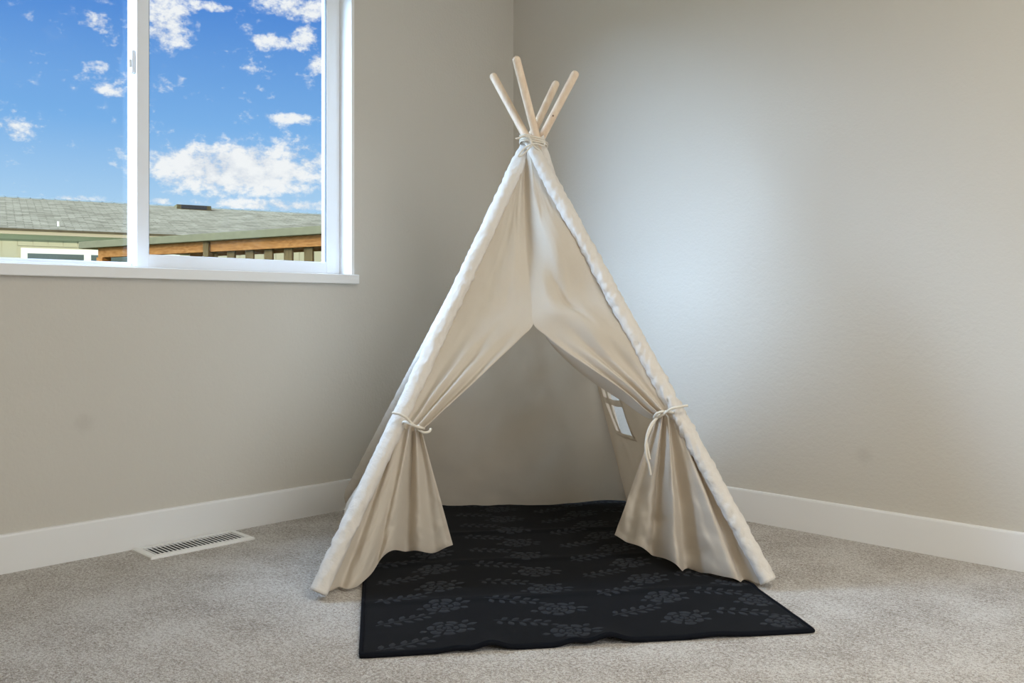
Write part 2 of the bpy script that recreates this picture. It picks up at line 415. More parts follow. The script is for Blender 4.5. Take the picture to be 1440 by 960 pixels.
# carpet pile: individual yarn tufts scattered over the floor
def carpet():
    cs = [on_floor(-260, 985), on_floor(1700, 985), on_floor(1740, 820), Vector((0.02, -0.02, 0)), on_floor(-260, 860)]
    x0, y0 = 0.016, -0.016
    x1, y1 = 3.0, -2.75
    o = mesh_obj('carpet_pile', [(x0, y0, .0005), (x1, y0, .0005), (x1, y1, .0005), (x0, y1, .0005)], [(0, 1, 2, 3)], m_carpet, fl)
    # keep only the part of the floor in front of the lens' side of the room (the corner triangle plus a margin)
    bm = bmesh.new(); bm.from_mesh(o.data)
    bmesh.ops.bisect_plane(bm, geom=bm.verts[:]+bm.edges[:]+bm.faces[:], plane_co=room(0, 1.72, 0), plane_no=(room(0, 0, 0)-room(0, 1, 0)), clear_outer=True)
    bm.to_mesh(o.data); bm.free()
    o['kind'] = 'stuff'
    ng = bpy.data.node_groups.new('carpet_tufts', 'GeometryNodeTree')
    ng.interface.new_socket('Geometry', in_out='INPUT', socket_type='NodeSocketGeometry')
    ng.interface.new_socket('Geometry', in_out='OUTPUT', socket_type='NodeSocketGeometry')
    N = ng.nodes.new; L = ng.links.new
    gi, go = N('NodeGroupInput'), N('NodeGroupOutput')
    dp = N('GeometryNodeDistributePointsOnFaces'); dp.inputs['Density'].default_value = 24000
    cone = N('GeometryNodeMeshCone'); cone.inputs['Vertices'].default_value = 5; cone.inputs['Radius Top'].default_value = .0022; cone.inputs['Radius Bottom'].default_value = .0044; cone.inputs['Depth'].default_value = .0085
    sm = N('GeometryNodeSetMaterial'); sm.inputs['Material'].default_value = m_tuft
    L(cone.outputs['Mesh'], sm.inputs['Geometry'])
    ip = N('GeometryNodeInstanceOnPoints'); L(dp.outputs['Points'], ip.inputs['Points']); L(sm.outputs[0], ip.inputs['Instance'])
    rr = N('FunctionNodeRandomValue'); rr.data_type = 'FLOAT_VECTOR'; rr.inputs[0].default_value = (-.55, -.55, 0); rr.inputs[1].default_value = (.55, .55, 6.28)
    L(rr.outputs[0], ip.inputs['Rotation'])
    rs = N('FunctionNodeRandomValue'); rs.data_type = 'FLOAT_VECTOR'; rs.inputs[0].default_value = (.8, .8, .6); rs.inputs[1].default_value = (1.3, 1.3, 1.15); rs.inputs['Seed'].default_value = 4
    L(rs.outputs[0], ip.inputs['Scale'])
    jn = N('GeometryNodeJoinGeometry'); L(gi.outputs[0], jn.inputs[0]); L(ip.outputs[0], jn.inputs[0]); L(jn.outputs[0], go.inputs[0])
    md = o.modifiers.new('tufts', 'NODES'); md.node_group = ng
carpet()

# ------------------------------------------------------------------ floor register
def register():
    x0, x1, y0, y1 = .030, .180, -1.832, -1.466
    top = .0095
    e = empty('floor_register', ((x0+x1)/2, (y0+y1)/2, 0)); tag(e, 'white louvred metal floor register set in the carpet below the window', 'vent')
    b = .024
    # sloping rim: inner edge higher than outer
    out = [(x0, y0), (x1, y0), (x1, y1), (x0, y1)]; inn = [(x0+b, y0+b), (x1-b, y0+b), (x1-b, y1-b), (x0+b, y1-b)]
    V = [(x, y, 0.0) for x, y in out] + [(x, y, top-.003) for x, y in out] + [(x+(.004 if x < .1 else -.004), y+(.004 if y < -1.6 else -.004), top) for x, y in out] + [(x, y, top) for x, y in inn] + [(x, y, .001) for x, y in inn]
    Fc = []
    for lv in range(4):
        for i in range(4): Fc.append((lv*4+i, lv*4+(i+1) % 4, lv*4+4+(i+1) % 4, lv*4+4+i))
    mesh_obj('frame', V, Fc, m_register, e)
    box('duct', (x0+b, y0+b, .0008), (x1-b, y1-b, .0022), m_duct, e)
    n = 22
    src = None
    for i in range(n):
        yc = y0+b+(i+.5)*(y1-y0-2*b)/n
        bm = box_bm((x0+b, -.0020, -.0007), (x1-b, .0020, .0007), .0003, 1)
        if src is None:
            bmesh.ops.rotate(bm, verts=bm.verts, cent=(0, 0, 0), matrix=Matrix.Rotation(math.radians(14), 3, 'X'))
            src = bm_obj('louvre', bm, m_register, e)
            src.matrix_parent_inverse = Matrix.Translation(e.location).inverted(); src.location = (0, yc, .0080)
        else:
            bm.free(); c = src.copy(); c.location = (0, yc, .0080); COL.objects.link(c)
register()

# ------------------------------------------------------------------ rug
RO = on_floor(508, 926); RW = (on_floor(1143, 890)-RO); RWID = RW.length; ew = RW.normalized(); elx = Vector((-ew.y, ew.x, 0)); RLEN = 1.60
def rug_z(w, l):
    z = .0105
    # slightly buckled front edge
    fr = math.exp(-l/.05)
    z += 1.5*fr*(.010*math.exp(-((w-.30)/.035)**2) + .007*math.exp(-((w-.50)/.03)**2) + .012*math.exp(-((w-.585)/.04)**2) + .004*math.exp(-((w-.22)/.03)**2) + .003*math.exp(-((w-.86)/.05)**2))
    # fold memory across the rug
    for c, a in ((.36, .004), (.72, .005), (1.08, .005)):
        z += a*math.exp(-((l-c)/.02)**2)
    return z + .0015*fbm((w*5, l*5, 1.7))
def rug_pt(w, l, dz=0): 
    p = RO + ew*w + elx*l; return Vector((p.x, p.y, rug_z(w, l)+dz))
def rug():
    e = empty('area_rug', (RO+ew*RWID/2+elx*RLEN/2)); tag(e, 'black woven area rug with charcoal floral motifs running out of the tent', 'rug')
    NW, NL = 90, 110
    V, Fc = [], []
    for s in (0, -.0065):
        for j in range(NL+1):
            for i in range(NW+1): V.append(rug_pt(RWID*i/NW, RLEN*j/NL, s))
    n = (NW+1)*(NL+1)
    for j in range(NL):
        for i in range(NW):
            a = j*(NW+1)+i; q = (a, a+1, a+NW+2, a+NW+1); Fc.append(q); Fc.append(tuple(x+n for x in reversed(q)))
    edge = [i for i in range(NW+1)] + [j*(NW+1)+NW for j in range(1, NL+1)] + [NL*(NW+1)+i for i in range(NW-1, -1, -1)] + [j*(NW+1) for j in range(NL-1, 0, -1)]
    for q in range(len(edge)): a, b = edge[q], edge[(q+1) % len(edge)]; Fc.append((a, b, b+n, a+n))
    w_ = mesh_obj('woven_field', V, Fc, m_rug, e, True)
    # binding round the edge
    loop = [V[i]+Vector((0, 0, -.0035)) for i in edge]
    v, f = tube_geo(loop, .0062, 8, closed=True); mesh_obj('edge_binding', v, f, m_bind, e, True, 'black bound edge of the rug')
    # raised jacquard motifs: leafy sprigs and roses
    def patch(poly, V, Fc, place, lift):
        cx = sum(p[0] for p in poly)/len(poly); cy = sum(p[1] for p in poly)/len(poly)
        o = len(V); n = len(poly)
        V.append(place(cx, cy, lift+.0012))
        for p in poly: V.append(place(lerp(cx, p[0], .8), lerp(cy, p[1], .8), lift+.0010))
        for p in poly: V.append(place(p[0], p[1], -.0006))
        for i in range(n):
            a, b = i, (i+1) % n
            Fc.append((o, o+1+a, o+1+b)); Fc.append((o+1+a, o+1+n+a, o+1+n+b, o+1+b))
    def leaf(x, y, ang, L, Wd):
        pts = []
        for t, w in ((0, .0), (.22, .62), (.5, 1), (.78, .7), (1, 0), (.78, -.7), (.5, -1), (.22, -.62)):
            a, b = t*L, w*Wd/2
            pts.append((x+a*math.cos(ang)-b*math.sin(ang), y+a*math.sin(ang)+b*math.cos(ang)))
        return pts
    def motif(name, polys, w, l, flip, rot):
        V, Fc = [], []
        c, s = math.cos(rot), math.sin(rot)
        def place(x, y, dz):
            x, y = x*1.06, y*1.06
            if flip: y = -y
            X, Y_ = w + x*c-y*s, l + x*s+y*c
            X = max(.014, min(RWID-.014, X)); Y_ = max(.014, min(RLEN-.01, Y_))
            return rug_pt(X, Y_, dz)
        for p in polys: patch(p, V, Fc, place, 0)
        mesh_obj(name, V, Fc, m_motif, e, True)
    sprig = [[(-.072, -.003), (-.03, -.004), (.02, -.001), (.07, .006), (.075, .010), (.02, .003), (-.03, .0), (-.072, .001)]]
    for i, x in enumerate((-.055, -.030, -.004, .022, .046)):
        L = .034-.003*abs(i-2)
        sprig.append(leaf(x, .002, math.radians(62-6*i), L, .017)); sprig.append(leaf(x+.006, -.004, math.radians(-58+6*i), L*.9, .016))
    sprig.append(leaf(.072, .009, .1, .026, .013))
    rose = []
    for ring, (r0, r1, cnt) in enumerate(((.0, .011, 3), (.014, .026, 5), (.029, .045, 7))):
        for q in range(cnt):
            a0 = 2*math.pi*(q+.08+.3*ring)/cnt; a1 = 2*math.pi*(q+.92+.3*ring)/cnt; pts = []
            for tt in range(5):
                a = lerp(a0, a1, tt/4); rr = r1*(1+.10*math.sin(math.pi*tt/4)); pts.append((rr*math.cos(a), rr*math.sin(a)))
            for tt in range(4, -1, -1):
                a = lerp(a0, a1, tt/4); rr = max(r0, .001)*(1+.06*math.sin(math.pi*tt/4)); pts.append((rr*math.cos(a), rr*math.sin(a)))
            rose.append(pts)
    for (x, y, a, L) in ((.047, .006, .25, .034), (.043, .022, .75, .028), (-.048, -.004, 3.3, .022), (.040, -.020, -.5, .024)): rose.append(leaf(x, y, a, L, .017))
    for cidx, (wc, off) in enumerate(((.098, .040), (.397, -.010), (.705, .025), (.976, -.02))):
        fl_ = cidx % 2 == 1
        for r in range(10):
            l = off + .171*r
            if .03 < l < RLEN-.03: motif('sprig_motif', sprig, wc+.0 if r else wc, l, fl_, .38 if not fl_ else -.30)
            lr = off + .098 + .171*r if not fl_ else off + .080 + .171*r
            wr = wc + .11 if cidx < 3 else wc+.085
            if .03 < lr < RLEN-.03 and wr < RWID-.03: motif('rose_motif', rose, wr, lr, fl_, .2)
rug()

# ------------------------------------------------------------------ tent
tent_c = room(0.0, 3.1, 0)
tent = empty('play_tent', tent_c); tag(tent, 'cream canvas teepee play tent on four wooden poles standing in the room corner', 'tent')
def foot(px, py): return on_floor(px, py, .020)
POLES = {'FL': (foot(448, 833), at(783, 115, 3.22)), 'FR': (foot(1080, 817), at(692, 104, 3.14)),
         'BL': (foot(489, 708), at(811, 100, 3.00)), 'BR': (foot(885, 703), at(725, 79, 2.94))}
CEN = sum((p[0] for p in POLES.values()), Vector())/4
def pole_pt(k_, t): a, b = POLES[k_]; return lerp(a, b, t)
def pole_in(k_, t):
    if k_[0] == 'F': return pole_pt(k_, t)
    w = CEN-POLES[k_][0]; w.z = 0
    return pole_pt(k_, t) + w.normalized()*.020*max(0, 1-t/TA[k_])**.25
def cam_of(p):
    """room point -> (px, py, depth)"""
    d = p - room(0, 0, H); r = Vector((.710, .704, 0)); f_ = Vector((-.704, .710, 0))
    Y = d.dot(f_); return 720+F*d.dot(r)/Y, 436-F*d.z/Y, Y
def t_at_py(k_, py):
    lo, hi = -.05, 1.0
    for _ in range(50):
        m_ = (lo+hi)/2
        if cam_of(pole_pt(k_, m_))[1] > py: lo = m_
        else: hi = m_
    return (lo+hi)/2
TA = {k_: t_at_py(k_, 203) for k_ in POLES}
# dowels
for k_, (a, b) in POLES.items():
    d = (b-a).normalized(); Lp = (b-a).length; r = .0138
    prof = [(0, r*.8), (.004, r), (Lp*.5, r), (Lp-.013, r), (Lp-.008, r*.93), (Lp-.0035, r*.74), (Lp-.001, r*.42), (Lp, r*.08)]
    q = d.to_track_quat('Z', 'Y').to_matrix(); V, Fc = [], []
    for (s, rr) in prof:
        for j in range(20): V.append(q @ Vector((rr*math.cos(j*math.pi/10), rr*math.sin(j*math.pi/10), s)))
    for i in range(len(prof)-1):
        for j in range(20): Fc.append((i*20+j, i*20+(j+1) % 20, i*20+20+(j+1) % 20, i*20+20+j))
    Fc += [tuple(range(20)), tuple(len(V)-20+j for j in range(20))]
    V = [a+v for v in V]
    po = mesh_obj('pole', V, Fc, m_pole, tent, True)
    if k_ == 'BL':                                            # knot in the wood of the right-hand pole
        t = t_at_py('BL', 162); c = pole_pt('BL', t); toc = (room(0, 0, H)-c); toc = (toc-d*toc.dot(d)).normalized()
        bm = bmesh.new(); bmesh.ops.create_uvsphere(bm, u_segments=10, v_segments=6, radius=.0032)
        for v in bm.verts: v.co = c + toc*(r-.0012) + v.co
        bm_obj('wood_knot', bm, m_knot, po, True, 'dark knot in the pole')
# canvas tunnels (sleeves) that the poles slide through
def sleeve(k_, t1, ra, rb, wr, seed, off=0.002):
    a, b = POLES[k_]; d = (b-a).normalized()
    outw = (a - CEN); outw.z = 0; outw = (outw - d*outw.dot(d)).normalized(); sd = d.cross(outw).normalized()
    n, m_ = 230, 28; V, Fc = [], []
    for i in range(n+1):
        t = t1*i/n; c = lerp(a, b, t); s = t*(b-a).length
        hf = 1 - .25*sstep(.9, 1.0, i/n)
        for j in range(m_):
            an = 2*math.pi*j/m_
            ridge = fbm((s*26+1.2*math.sin(an+s*9), math.cos(an)*1.3, math.sin(an)*1.3+seed), 3)
            env = .35 + .65*max(0, fbm((s*4.2, seed, 0), 2)+.45)
            # slanted pucker folds of cloth bunched along the pole
            pk = abs(math.sin(s*88 + 1.9*math.cos(an+seed) + 4*fbm((s*6, seed*2, 1), 2) + 1.5*fbm((s*15, math.cos(an)*2, math.sin(an)*2+seed), 2)))
            r_ = 1 + wr*env*(.55*ridge + .5*(pk-.6))
            V.append(c + (outw*math.cos(an)*rb + sd*math.sin(an)*ra)*r_*hf + outw*off)
    for i in range(n):
        for j in range(m_): Fc.append((i*m_+j, i*m_+(j+1) % m_, (i+1)*m_+(j+1) % m_, (i+1)*m_+j))
    Fc.append(tuple(range(m_)))
    return mesh_obj('pole_sleeve', V, Fc, m_sleeve, tent, True)
sleeve('FL', TA['FL']+.018, .0285, .0220, .34, 3.1)
sleeve('FR', TA['FR']+.016, .0295, .0225, .43, 8.4)
sleeve('BL', TA['BL']+.004, .0260, .0250, .14, 5.2, .011)
sleeve('BR', TA['BR']+.014, .0260, .0250, .16, 6.9, .011)

# --- canvas walls at the sides and back
def wallpanel(name, k1, k2, nr, nc, sag, seed, bottom=0.0, umap=None):
    t1, t2 = TA[k1]-.012, TA[k2]-.012; rows = []
    nrm = None
    for i in range(nr+1):
        v = i/nr; row = []
        for j in range(nc+1):
            u = umap(j, v) if umap else j/nc
            p = lerp(pole_in(k1, t1*v), pole_in(k2, t2*v), u)
            if nrm is None:
                nrm = (POLES[k2][0]-POLES[k1][0]).cross(pole_pt(k1, t1)-POLES[k1][0]).normalized()
                if nrm.dot(CEN-p) < 0: nrm = -nrm
            e_ = math.sin(math.pi*u)
            d = sag*e_*math.sin(math.pi*min(1, v*.95+.05))
            d += .018*e_**.5*fbm((u*3.2+seed, v*4.2, seed), 3)*(1-v*.6)
            d += .022*e_**.6*math.sin(9*v+5*u+4*fbm((u*2, v*3, seed+4), 2))*math.exp(-v*5)     # slack wrinkles near the hem
            d += .007*e_*fbm((u*9, v*26+seed, 2.2), 3)*math.exp(-v*4)
            q = p + nrm*d
            dz = bottom*e_*math.exp(-v*12)
            if v < .02: q.z = max(q.z, .011 + dz)
            row.append(q)
        rows.append(row)
    return rows, nrm
r_, n_ = wallpanel('back', 'BL', 'BR', 90, 70, -.012, 2.0)
grid_obj('back_panel', r_, m_canvas, tent)
r_, n_ = wallpanel('left', 'FL', 'BL', 70, 50, -.010, 7.0)
grid_obj('side_panel', r_, m_canvas, tent, 'canvas left side of the tent')
# right side has a small lattice window
NR, NC = 96, 72
i0, i1, j0, j1 = 23, 39, 14, 40
def u_window(j, v):
    vv = min(v, .42); a = max(.02, .5-.290/(1-vv)); b = .5-.125/(1-vv)
    return a*j/j0 if j <= j0 else (lerp(a, b, (j-j0)/(j1-j0)) if j <= j1 else lerp(b, 1, (j-j1)/(NC-j1)))
r_, n_ = wallpanel('right', 'BR', 'FR', NR, NC, -.006, 11.0, 0, u_window)
grid_obj('side_panel', r_, m_canvas, tent, 'canvas right side of the tent with a cut-out window', skip=lambda i, j: i0 <= i < i1 and j0 <= j < j1)
def band(pts, wdt, nrm, lift, name, m, parent, seed=0, label=None):
    """flat cloth tape along pts"""
    rows = []
    n = len(pts)
    for i in range(n):
        t = (pts[min(n-1, i+1)]-pts[max(0, i-1)]).normalized(); s = t.cross(nrm).normalized()
        rows.append([pts[i]+s*wdt*(q-.5)+nrm*(lift+.0015*math.sin(math.pi*q)+.0012*fbm((i*.7, q*2, seed), 2)) for q in (0, .25, .5, .75, 1)])
    return grid_obj(name, rows, m, parent, label)
band([r_[i0][j] for j in range(j0-1, j1+2)], .020, n_, .003, 'window_binding', m_canvas, tent)
band([r_[i1][j] for j in range(j0-1, j1+2)], .020, n_, .003, 'window_binding', m_canvas, tent)
band([r_[i][j0] for i in range(i0, i1+1)], .012, n_, .003, 'window_binding', m_canvas, tent)
band([r_[i][j1] for i in range(i0, i1+1)], .020, n_, .003, 'window_binding', m_canvas, tent)
band([r_[i][j0+8] for i in range(i0, i1+1)], .026, n_, .001, 'window_strap', m_canvas, tent)
band([r_[32][j] for j in range(j0, j1+1)], .026, n_, .002, 'window_strap', m_canvas, tent)

# --- front: two overlapping door curtains, tied back to the poles
APX = (lerp(pole_pt('FL', TA['FL']), pole_pt('FR', TA['FR']), .5))
PN = (POLES['FR'][0]-POLES['FL'][0]).cross(APX-POLES['FL'][0]).normalized()
TOC = room(0, 0, H)
if PN.dot(TOC-APX) < 0: PN = -PN                              # PN points out of the tent towards the room
def front_plane(px, py):
    d = at(px, py, 1.0)-TOC; s = (POLES['FL'][0]-TOC).dot(PN)/d.dot(PN); return TOC+d*s
def curve_eval(keys, v):
    """keys: list of (v, px, py, depth offset); smooth interpolation"""
    for a, b in zip(keys, keys[1:]):
        if v <= b[0] or b is keys[-1]:
            t = (v-a[0])/(b[0]-a[0]); return tuple(lerp(a[i], b[i], t) for i in range(1, len(a)))
def smooth_list(keys, n):
    P = catmull([Vector((k_[1], k_[2], k_[3])) for k_ in keys], 12); vs = []
    for a, b in zip(keys, keys[1:]): vs += [lerp(a[0], b[0], j/12) for j in range(12)]
    vs.append(keys[-1][0]); out = []
    for i in range(n+1):
        v = i/n
        j = 0
        while j < len(vs)-2 and vs[j+1] < v: j += 1
        t = (v-vs[j])/(vs[j+1]-vs[j]) if vs[j+1] > vs[j] else 0
        out.append(P[j].lerp(P[j+1], max(0, min(1, t))))
    return out
def curtain(k_, inner, tie_py, bottom, folds_up, folds_low, nru, nrl, nc, side):
    """upper part: rows run from the pole to the inner edge, down to the tie; lower part: tie -> hem"""
    IN = smooth_list(inner, nru)
    t_top, t_tie = TA[k_]-.004, t_at_py(k_, tie_py)
    rows = []
    for i in range(nru+1):
        v = i/nru; row = []
        po = pole_pt(k_, lerp(t_top, t_tie, v)); q = IN[i]
        pi_ = front_plane(q.x, q.y); pi_ = TOC+(pi_-TOC)*(1+q.z/cam_of(pi_)[2])
        wdt = (pi_-po).length
        for j in range(nc+1):
            u = j/nc; p = lerp(po, pi_, u)
            d = folds_up(u, v, wdt)
            row.append(p + PN*d)
        rows.append(row)
    top = rows[-1]
    BP = catmull([at(*b) for b in bottom], 10)
    # arc-length resample of the hem
    acc_ = [0]
    for a, b in zip(BP, BP[1:]): acc_.append(acc_[-1]+(b-a).length)
    hem = []
    for j in range(nc+1):
        s = acc_[-1]*j/nc; x = 0
        while x < len(acc_)-2 and acc_[x+1] < s: x += 1
        hem.append(BP[x].lerp(BP[x+1], (s-acc_[x])/max(1e-6, acc_[x+1]-acc_[x])))
    foot_p = pole_pt(k_, 0)
    low = []
    for i in range(1, nrl+1):
        v = i/nrl; row = []
        for j in range(nc+1):
            u = j/nc
            # spread quickly below the tie, then hang
            sv = v
            p = lerp(top[j], hem[j], sv)
            e_ = min(1, u*9)*1.0
            d, dx = folds_low(u, v)
            p = p + PN*d*e_
            p.z = max(p.z, .012)
            row.append(p)
        low.append(row)
    return rows, low
def bumpf(x, c, w): return math.exp(-((x-c)/w)**2)
# left curtain
def fu_l(u, v, w):
    d = -.034*bumpf(u, 1.0, .20)*sstep(.0, .12, v)*(1-sstep(.22, .50, v))         # pulled in along the centre seam
    d += .010*sstep(.45, .8, v)*bumpf(u, .55, .3)
    g = sstep(.55, .95, v)
    d += g*(.016*bumpf(u, .78, .07) - .013*bumpf(u, .66, .05) + .010*bumpf(u, .54, .06) - .012*bumpf(u, .90, .04) + .010*bumpf(u, .98, .05) - .008*bumpf(u, .36, .08))
    d -= .016*bumpf(u, .0, .07)*(1-.5*v)
    d += .0055*fbm((u*3, v*5, 4.0), 3)*math.sin(math.pi*u) + .0035*math.sin(26*v+5*u+2)*bumpf(u, .85, .3)*sstep(.45, .7, v)*(1-g)
    return d
def fl_l(u, v):
    a = v**.6
    d = a*(-.045*bumpf(u, .10, .06) + .020*bumpf(u, .30, .12) + .055*bumpf(u, .53, .085) - .050*bumpf(u, .655, .045) + .020*bumpf(u, .77, .05) - .016*bumpf(u, .86, .04) + .010*bumpf(u, .95, .05))
    d += .011*v*fbm((u*4, v*3, 9.0), 3) + .006*fbm((u*14, v*9, 3.0), 2)*v
    d += .018*bumpf(v, .97, .10)*bumpf(u, .60, .06)
    return d, 0
inner_l = [(0, 741, 214, .0), (.10, 738, 250, .0), (.28, 742, 345, .0), (.46, 748, 425, .0), (.53, 750, 455, .0), (.60, 731, 476, .0), (.68, 703, 503, .0), (.78, 668, 537, .0), (.88, 628, 574, .0), (.95, 604, 597, .0), (1, 593, 606, .0)]
bot_l = [(450, 836, 2.50), (474, 834, 2.53), (498, 828, 2.57), (520, 810, 2.61), (536, 789, 2.66), (553, 777, 2.69), (575, 773, 2.72), (605, 777, 2.755), (637, 766, 2.80)]
up, low = curtain('FL', inner_l, 598, bot_l, fu_l, fl_l, 110, 70, 72, 'L')
cl_rows = up+low
curt_l = grid_obj('door_curtain', cl_rows, m_canvas, tent, 'left door curtain tied back to its pole')
# right curtain
def fu_r(u, v, w):
    d = -.034*bumpf(u, 1.0, .22)*sstep(.0, .12, v)*(1-sstep(.22, .50, v))
    d += .012*math.sin(math.pi*u)*sstep(.1, .4, v)
    g = sstep(.55, .95, v)
    d += g*(.018*bumpf(u, .80, .06) - .014*bumpf(u, .69, .045) + .012*bumpf(u, .58, .05) - .014*bumpf(u, .91, .04) + .012*bumpf(u, .99, .05) - .010*bumpf(u, .40, .08))
    d -= .016*bumpf(u, .0, .07)*(1-.5*v)
    # soft drapes falling from the pole towards the centre
    ph = 2*math.pi*(2.6*v + .9*u)
    d += .019*math.sin(ph+.6+2.2*fbm((u*1.5, v*2, 5.0), 2))*bumpf(u, .42, .30)*sstep(.08, .22, v)*(1-.7*g)
    d -= .010*bumpf(u-.55+(v-.5)*.9, 0, .035)*bumpf(v, .52, .09)
    d += .006*fbm((u*3, v*5, 14.0), 3)*math.sin(math.pi*u)
    return d
def fl_r(u, v):
    a = v**.55
    d = a*(-.042*bumpf(u, .085, .045) + .034*bumpf(u, .20, .055) + .012*bumpf(u, .30, .05) - .050*bumpf(u, .43, .07) + .046*bumpf(u, .57, .065) - .040*bumpf(u, .70, .05) + .014*bumpf(u, .82, .06) - .008*bumpf(u, .91, .03) + .006*bumpf(u, .97, .03))
    d += .016*v*fbm((u*4, v*3, 19.0), 3) + .007*fbm((u*12, v*9, 13.0), 2)*v
    d -= .016*bumpf(v, .72, .05)*bumpf(u, .68, .06) + .014*bumpf(v, .86, .05)*bumpf(u, .36, .07)
    return d, 0
inner_r = [(0, 741, 214, .0), (.10, 738, 250, .0), (.28, 742, 345, .0), (.46, 748, 425, .0), (.53, 750, 455, .0), (.60, 768, 472, .0), (.68, 795, 494, .0), (.78, 832, 520, .0), (.88, 877, 552, .0), (.95, 908, 579, .0), (1, 922, 588, .0)]
bot_r = [(1076, 826, 2.585), (1056, 823, 2.60), (1030, 816, 2.63), (1008, 809, 2.65), (985, 803, 2.68), (958, 802, 2.71), (944, 795, 2.73), (930, 782, 2.755), (905, 772, 2.79), (885, 764, 2.82), (864, 752, 2.85)]
up, low = curtain('FR', inner_r, 588, bot_r, fu_r, fl_r, 110, 70, 84, 'R')
cr_rows = up+low
curt_r = grid_obj('door_curtain', cr_rows, m_canvas, tent, 'right door curtain tied back to its pole')
# stitched hems: a doubled strip of cloth along the free edges
def hem(rows, curt, i_from):
    nr, nc = len(rows), len(rows[0])
    A = [[rows[i][nc-1-q]+PN*.0016*(1 if q else .3) for q in range(0, 3)] for i in range(i_from, nr)]
    grid_obj('edge_hem', A, m_canvas, curt)
    B = [[rows[nr-1-q][j]+PN*.0018*(1 if q else .3) for j in range(2, nc)] for q in range(0, 4)]
    grid_obj('edge_hem', B, m_canvas, curt)
hem(cl_rows, curt_l, 60); hem(cr_rows, curt_r, 60)
# the right curtain's facing turns under along the opening
FCG = []
for i in range(66, 111):
    w = math.sin(math.pi*min(1, (i-66)/44*.86+.06)); p = cr_rows[i][-1]
    FCG.append([p + (PN*-.045 + Vector((0, 0, -.020)))*w*q for q in (0, .35, .7, 1)])
grid_obj('facing', FCG, m_canvas, curt_r)

# --- cords
def ring(c, ax, rx, ry, start=0, turns=1.0, rise=0.0, n=40, wob=.0):
    q = ax.to_track_quat('Z', 'Y').to_matrix(); out = []
    for i in range(int(n*turns)+1):
        an = start+2*math.pi*i/n
        out.append(c + q @ Vector((rx*math.cos(an)*(1+wob*math.sin(3*an)), ry*math.sin(an)*(1+wob*math.cos(2*an)), rise*i/n)))
    return out
apex = sum((pole_pt(k_, TA[k_]) for k_ in POLES), Vector())/4
vr = Vector((.710, .704, 0))
tw = Vector((-.704, .710, 0))*-1                                   # towards the viewer's side of the room
bund = ring(apex+Vector((0, 0, -.004)), Vector((.12, .1, 1)).normalized(), .072, .050, .3, 2.6, .007, 44, .06)
ya = cam_of(apex)[2]
def ap(px, py, dz=-.075): return at(px, py, ya+dz)
knot_loop = catmull([ap(747, 203), ap(739, 207), ap(733, 213), ap(729, 219), ap(733, 219), ap(741, 212), ap(748, 204)], 8)
tail1 = catmull([ap(748, 203), ap(744, 194), ap(736, 191), ap(730, 194), ap(725, 195)], 8)
tail2 = catmull([ap(747, 203), ap(755, 202), ap(764, 205), ap(766, 201), ap(761, 200)], 8)
over = catmull([ap(731, 191, -.06), ap(738, 189), ap(744, 192), ap(748, 200), ap(752, 206, -.07), ap(760, 212, -.05)], 8)
tubes('binding_cord', [bund, knot_loop, tail1, tail2, over], .0030, m_cord, tent, 8, 'cotton cord lashing the poles together at the top')
def knot(c, r, name, parent):
    bm = bmesh.new(); bmesh.ops.create_icosphere(bm, subdivisions=3, radius=r)
    for v in bm.verts:
        v.co = c + v.co*(1+.25*fbm((v.co/r)*1.7+Vector((3, 1, 2)), 2))
    return bm_obj(name, bm, m_cord, parent, True)
def tie(k_, kx, ky, tails, loop_px, py):
    kn = front_plane(kx, ky)+PN*.026; Y0 = cam_of(kn)[2]
    t = t_at_py(k_, py); c = pole_pt(k_, t); d = (POLES[k_][1]-POLES[k_][0]).normalized()
    P = []
    for tl in tails: P.append(catmull([at(x, y, Y0+dd) for (x, y, dd) in tl], 8))
    # loop round the pole and the gathered cloth
    mid = lerp(c, kn, .76); half = (kn-c).length*.24+.016; sd = (kn-c).normalized(); ot = d.cross(sd).normalized()
    loop = []
    for i in range(45):
        an = 2*math.pi*i/44; loop.append(mid + sd*math.cos(an)*half + ot*math.sin(an)*.026 + d*.004*math.sin(2*an))
    P.append(loop)
    o = tubes('tie_cord', P, .0040, m_cord, tent, 8, 'cotton cord tying back the %s curtain' % ('left' if k_ == 'FL' else 'right'))
    knot(kn, .0085, 'knot', o)
tie('FL', 588, 604, [[(588, 604, 0), (579, 595, -.012), (571, 587, -.022), (562, 582, -.02), (552, 580, -.01)], [(588, 604, 0), (596, 608, -.008), (603, 607, -.002), (606, 603, .012)]], 0, 597)
tie('FR', 924, 587, [[(924, 587, 0), (932, 583, -.015), (943, 575, -.03), (955, 572, -.03), (967, 570, -.025)], [(924, 588, 0), (917, 595, -.012), (912, 605, -.018), (909, 618, -.02), (911, 632, -.02), (914, 646, -.018)], [(922, 589, 0), (916, 600, -.016), (911, 612, -.02), (908, 625, -.021), (909, 640, -.02), (913, 655, -.016), (915, 668, -.014)]], 0, 580)

